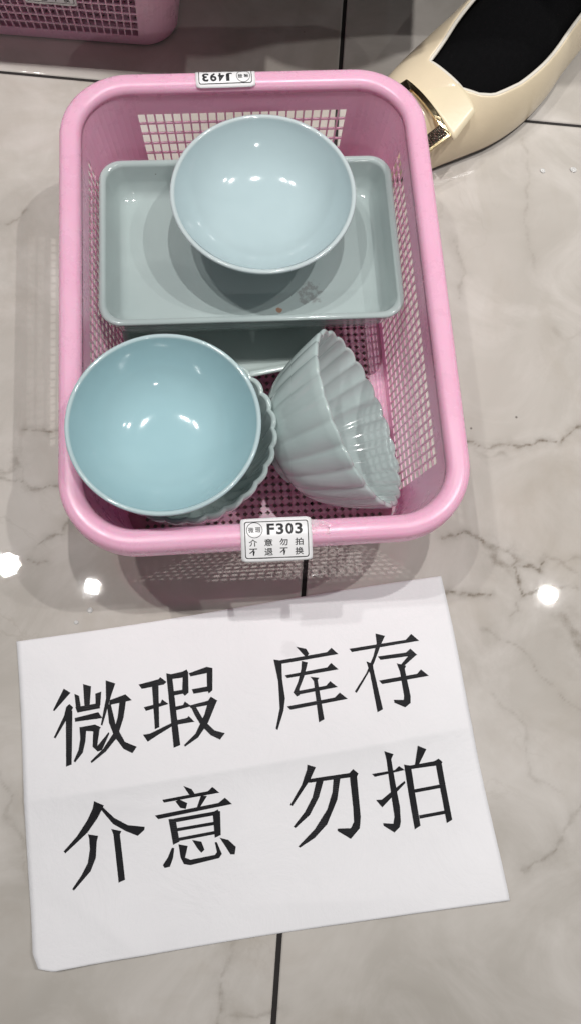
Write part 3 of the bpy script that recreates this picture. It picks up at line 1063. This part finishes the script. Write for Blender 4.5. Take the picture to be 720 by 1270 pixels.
# shoe upper
throat = 3 * ns + 1
VU, FU = [], []
tr = lambda i: float(np.interp(sid[i], [throat / ns, throat / ns + .35, throat / ns + .9, 5.2, 6.5, 8, 10, 12], [.40, .325, .265, .225, .205, .20, .215, .24]))
tl = lambda i: float(np.interp(sid[i], [throat / ns, throat / ns + .35, throat / ns + .9, 5.2, 6.5, 8, 10, 12], [.40, .39, .37, .32, .27, .23, .22, .24]))
NT = 40
for i in range(throat + 1):
    for k in range(NT + 1):
        VU.append(arch(i, k / NT, 1.0, 0, 0.005))
FU += grid_faces(throat + 1, NT + 1)
for side in (0, 1):
    b = len(VU)
    m_ = 16
    for i in range(throat, M):
        lim = tr(i) if side == 0 else tl(i)
        for k in range(m_ + 1):
            t = lim * k / m_
            VU.append(arch(i, t if side == 0 else 1 - t, 1.0, 0, 0.005))
    g = grid_faces(M - throat, m_ + 1)
    FU += [tuple(b + q for q in (f if side == 0 else f[::-1])) for f in g]
upper = obj('shoe_upper', VU, FU, LEATHER, person, solid=0.0022, offset=1.0)
md = upper.modifiers.new('weld', 'WELD')
md.merge_threshold = 0.0002
bpy.context.view_layer.update()
# fix: weld before thickness
upper.modifiers.move(1, 0)
md = upper.modifiers.new('subd', 'SUBSURF')
md.levels = md.render_levels = 1
# topline binding
tube = []
ptsb = [arch(i, tr(i), 1.0, 0, 0.005) for i in range(M - 1, throat - 1, -1)]
ptsb += [arch(throat, t, 1.0, 0, 0.005) for t in np.linspace(.42, .58, 9)]
ptsb += [arch(i, 1 - tl(i), 1.0, 0, 0.005) for i in range(throat, M)]
def tube_mesh(pts, r, n=8):
    V, P = [], [Vector(p) for p in pts]
    for i, p in enumerate(P):
        d = (P[min(i + 1, len(P) - 1)] - P[max(i - 1, 0)]).normalized()
        u_ = d.orthogonal().normalized() if i == 0 else (u_ - d * u_.dot(d)).normalized()
        w_ = d.cross(u_)
        for k in range(n):
            a = 2 * math.pi * k / n
            V.append(tuple(p + (u_ * math.cos(a) + w_ * math.sin(a)) * r))
    F = [(i * n + k, i * n + (k + 1) % n, (i + 1) * n + (k + 1) % n, (i + 1) * n + k) for i in range(len(P) - 1) for k in range(n)]
    F += [list(range(n))[::-1], [(len(P) - 1) * n + k for k in range(n)]]
    return V, F
v, f = tube_mesh(ptsb, 0.0016)
obj('topline_binding', v, f, LINING, upper)
# sole
so = []
outl = [tuple(p) for p in RR] + [tuple(p) for p in LL[::-1]]
cx_, cy_ = np.mean([p[0] for p in outl]), np.mean([p[1] for p in outl])
V = []
for z, k in ((0.0008, 0.985), (0.0022, 1.0), (0.0052, 1.004), (0.0062, 0.995)):
    V += [(cx_ + (p[0] - cx_) * k, cy_ + (p[1] - cy_) * k, z) for p in outl]
n = len(outl)
F = [(j * n + k, j * n + (k + 1) % n, (j + 1) * n + (k + 1) % n, (j + 1) * n + k) for j in range(3) for k in range(n)]
F += [list(range(n))[::-1], [3 * n + k for k in range(n)]]
obj('sole', V, F, SOLE, upper, smooth=False)

# leather flap and square buckle across the toe
tl_c = Vector((0.0535, 0.4831))
tl_d = (Vector((0.0732, 0.4609)) - Vector((0.0338, 0.5053))).normalized()
tl_n = Vector((-tl_d.y, tl_d.x))
def on_toe(x, y, lift):
    """gently arched sheet over the toe box that carries the flap and the buckle"""
    d = Vector((x, y)) - tl_c
    a, b = d.dot(tl_d), d.dot(tl_n)
    return (x, y, 0.0475 + 0.16 * b - 6.0 * a * a - 2.0 * min(b, 0) ** 2 + lift)
def patch(quad, nx, ny, lift, rnd=0.0):
    A_, B_, C_, D_ = [Vector(q) for q in quad]
    V = []
    for i in range(nx + 1):
        for j in range(ny + 1):
            a, b = i / nx, j / ny
            if rnd:
                da, db = 2 * a - 1, 2 * b - 1
                if b > 0.5:
                    k = 1 - rnd * (abs(da) ** 4) * ((b - 0.5) * 2) ** 3
                    b = b * k
            p = A_.lerp(B_, a).lerp(D_.lerp(C_, a), b)
            V.append(on_toe(p.x, p.y, lift))
    return V, grid_faces(nx + 1, ny + 1)
v, f = patch(FLAP, 12, 10, 0.0012, 0.12)
obj('shoe_flap', v, f, LEATHER2, upper, solid=0.0012, offset=1.0)
bk = None
A_, B_, C_, D_ = [Vector(q) for q in BUCKLE]
cen = (A_ + B_ + C_ + D_) / 4
def inner(p, k=0.62): return cen + (p - cen) * k
Q = [A_, B_, C_, D_]
V, F = [], []
seg = 8
for a in range(4):
    p0, p1 = Q[a], Q[(a + 1) % 4]
    i0, i1 = inner(p0), inner(p1)
    b = len(V)
    for k in range(seg + 1):
        t = k / seg
        po, pi = p0.lerp(p1, t), i0.lerp(i1, t)
        for p in (po, po.lerp(pi, .5), pi):
            V.append(on_toe(p.x, p.y, 0.0042))
    F += [tuple(b + q for q in f) for f in grid_faces(seg + 1, 3)]
bk = obj('buckle', V, F, GOLD, upper, smooth=False, solid=0.0030, offset=0.0, bevel=0.0006)
V, F = [], []
for a in (1, 2):
    p0, p1 = Q[a], Q[(a + 1) % 4]
    i0, i1 = inner(p0, .66), inner(p1, .66)
    o0, o1 = inner(p0, .94), inner(p1, .94)
    b = len(V)
    for k in range(seg + 1):
        t = 0.08 + 0.84 * k / seg
        for p in (o0.lerp(o1, t), i0.lerp(i1, t)):
            V.append(on_toe(p.x, p.y, 0.0062))
    F += [tuple(b + q for q in f) for f in grid_faces(seg + 1, 2)]
obj('stone_inlay', V, F, GLITTER, bk, smooth=False, solid=0.0006, offset=0.0)

# ------------------------------------------------------------------ low bench added out of view so its top shades the far tiles
bench = empty('added_shade_bench', (TO.x, TO.y, 0), TA)
tag(bench, 'low dark wooden bench added out of view to shade the far tiles', 'bench')
v, f = box(-1.15, 0.070, 0.012, 0.45, 0.300, 0.325)
obj('shade_bench_top', v, f, WOOD, bench, smooth=False, bevel=0.002)
for x in (-1.10, -0.045):
    for y in (0.30, 0.42):
        v, f = box(x - 0.02, x + 0.02, y - 0.02, y + 0.02, 0.0, 0.300)
        obj('leg', v, f, WOOD, bench, smooth=False, bevel=0.002)

# ------------------------------------------------------------------ water drops on the tiles
for k, (x, y, r, lab) in enumerate([(-0.1247, 0.0687, 0.0026, 'left'), (-0.1321, 0.0591, 0.0020, 'left'), (0.1823, 0.4876, 0.0036, 'right'),
                                    (0.1573, 0.4819, 0.0030, 'right')]):
    V = []
    for i in range(14):
        for j in range(6):
            a, b = 2 * math.pi * i / 14, math.pi / 2 * j / 5
            V.append((r * math.cos(b) * math.cos(a) * (1 + 0.1 * math.sin(2 * a + k)), r * math.cos(b) * math.sin(a), r * 0.32 * math.sin(b)))
    V = [(x * 0.75, y * 0.75, z * 0.75) for x, y, z in V]
    F = grid_faces(14, 6, True) + [[i * 6 for i in range(14)][::-1]]
    o = obj('water_drop', V, F, WATER)
    o.location = (x, y, 0.0004)
    txt = {'left': '%s of two tiny clear water drops by the paper corner below the basket', 'right': '%s of two tiny clear water drops on the tile beside the cream shoe'}[lab] % ('larger' if k % 2 == 0 else 'smaller')
    tag(o, txt, 'drop', 'water drops on the tile ' + lab)
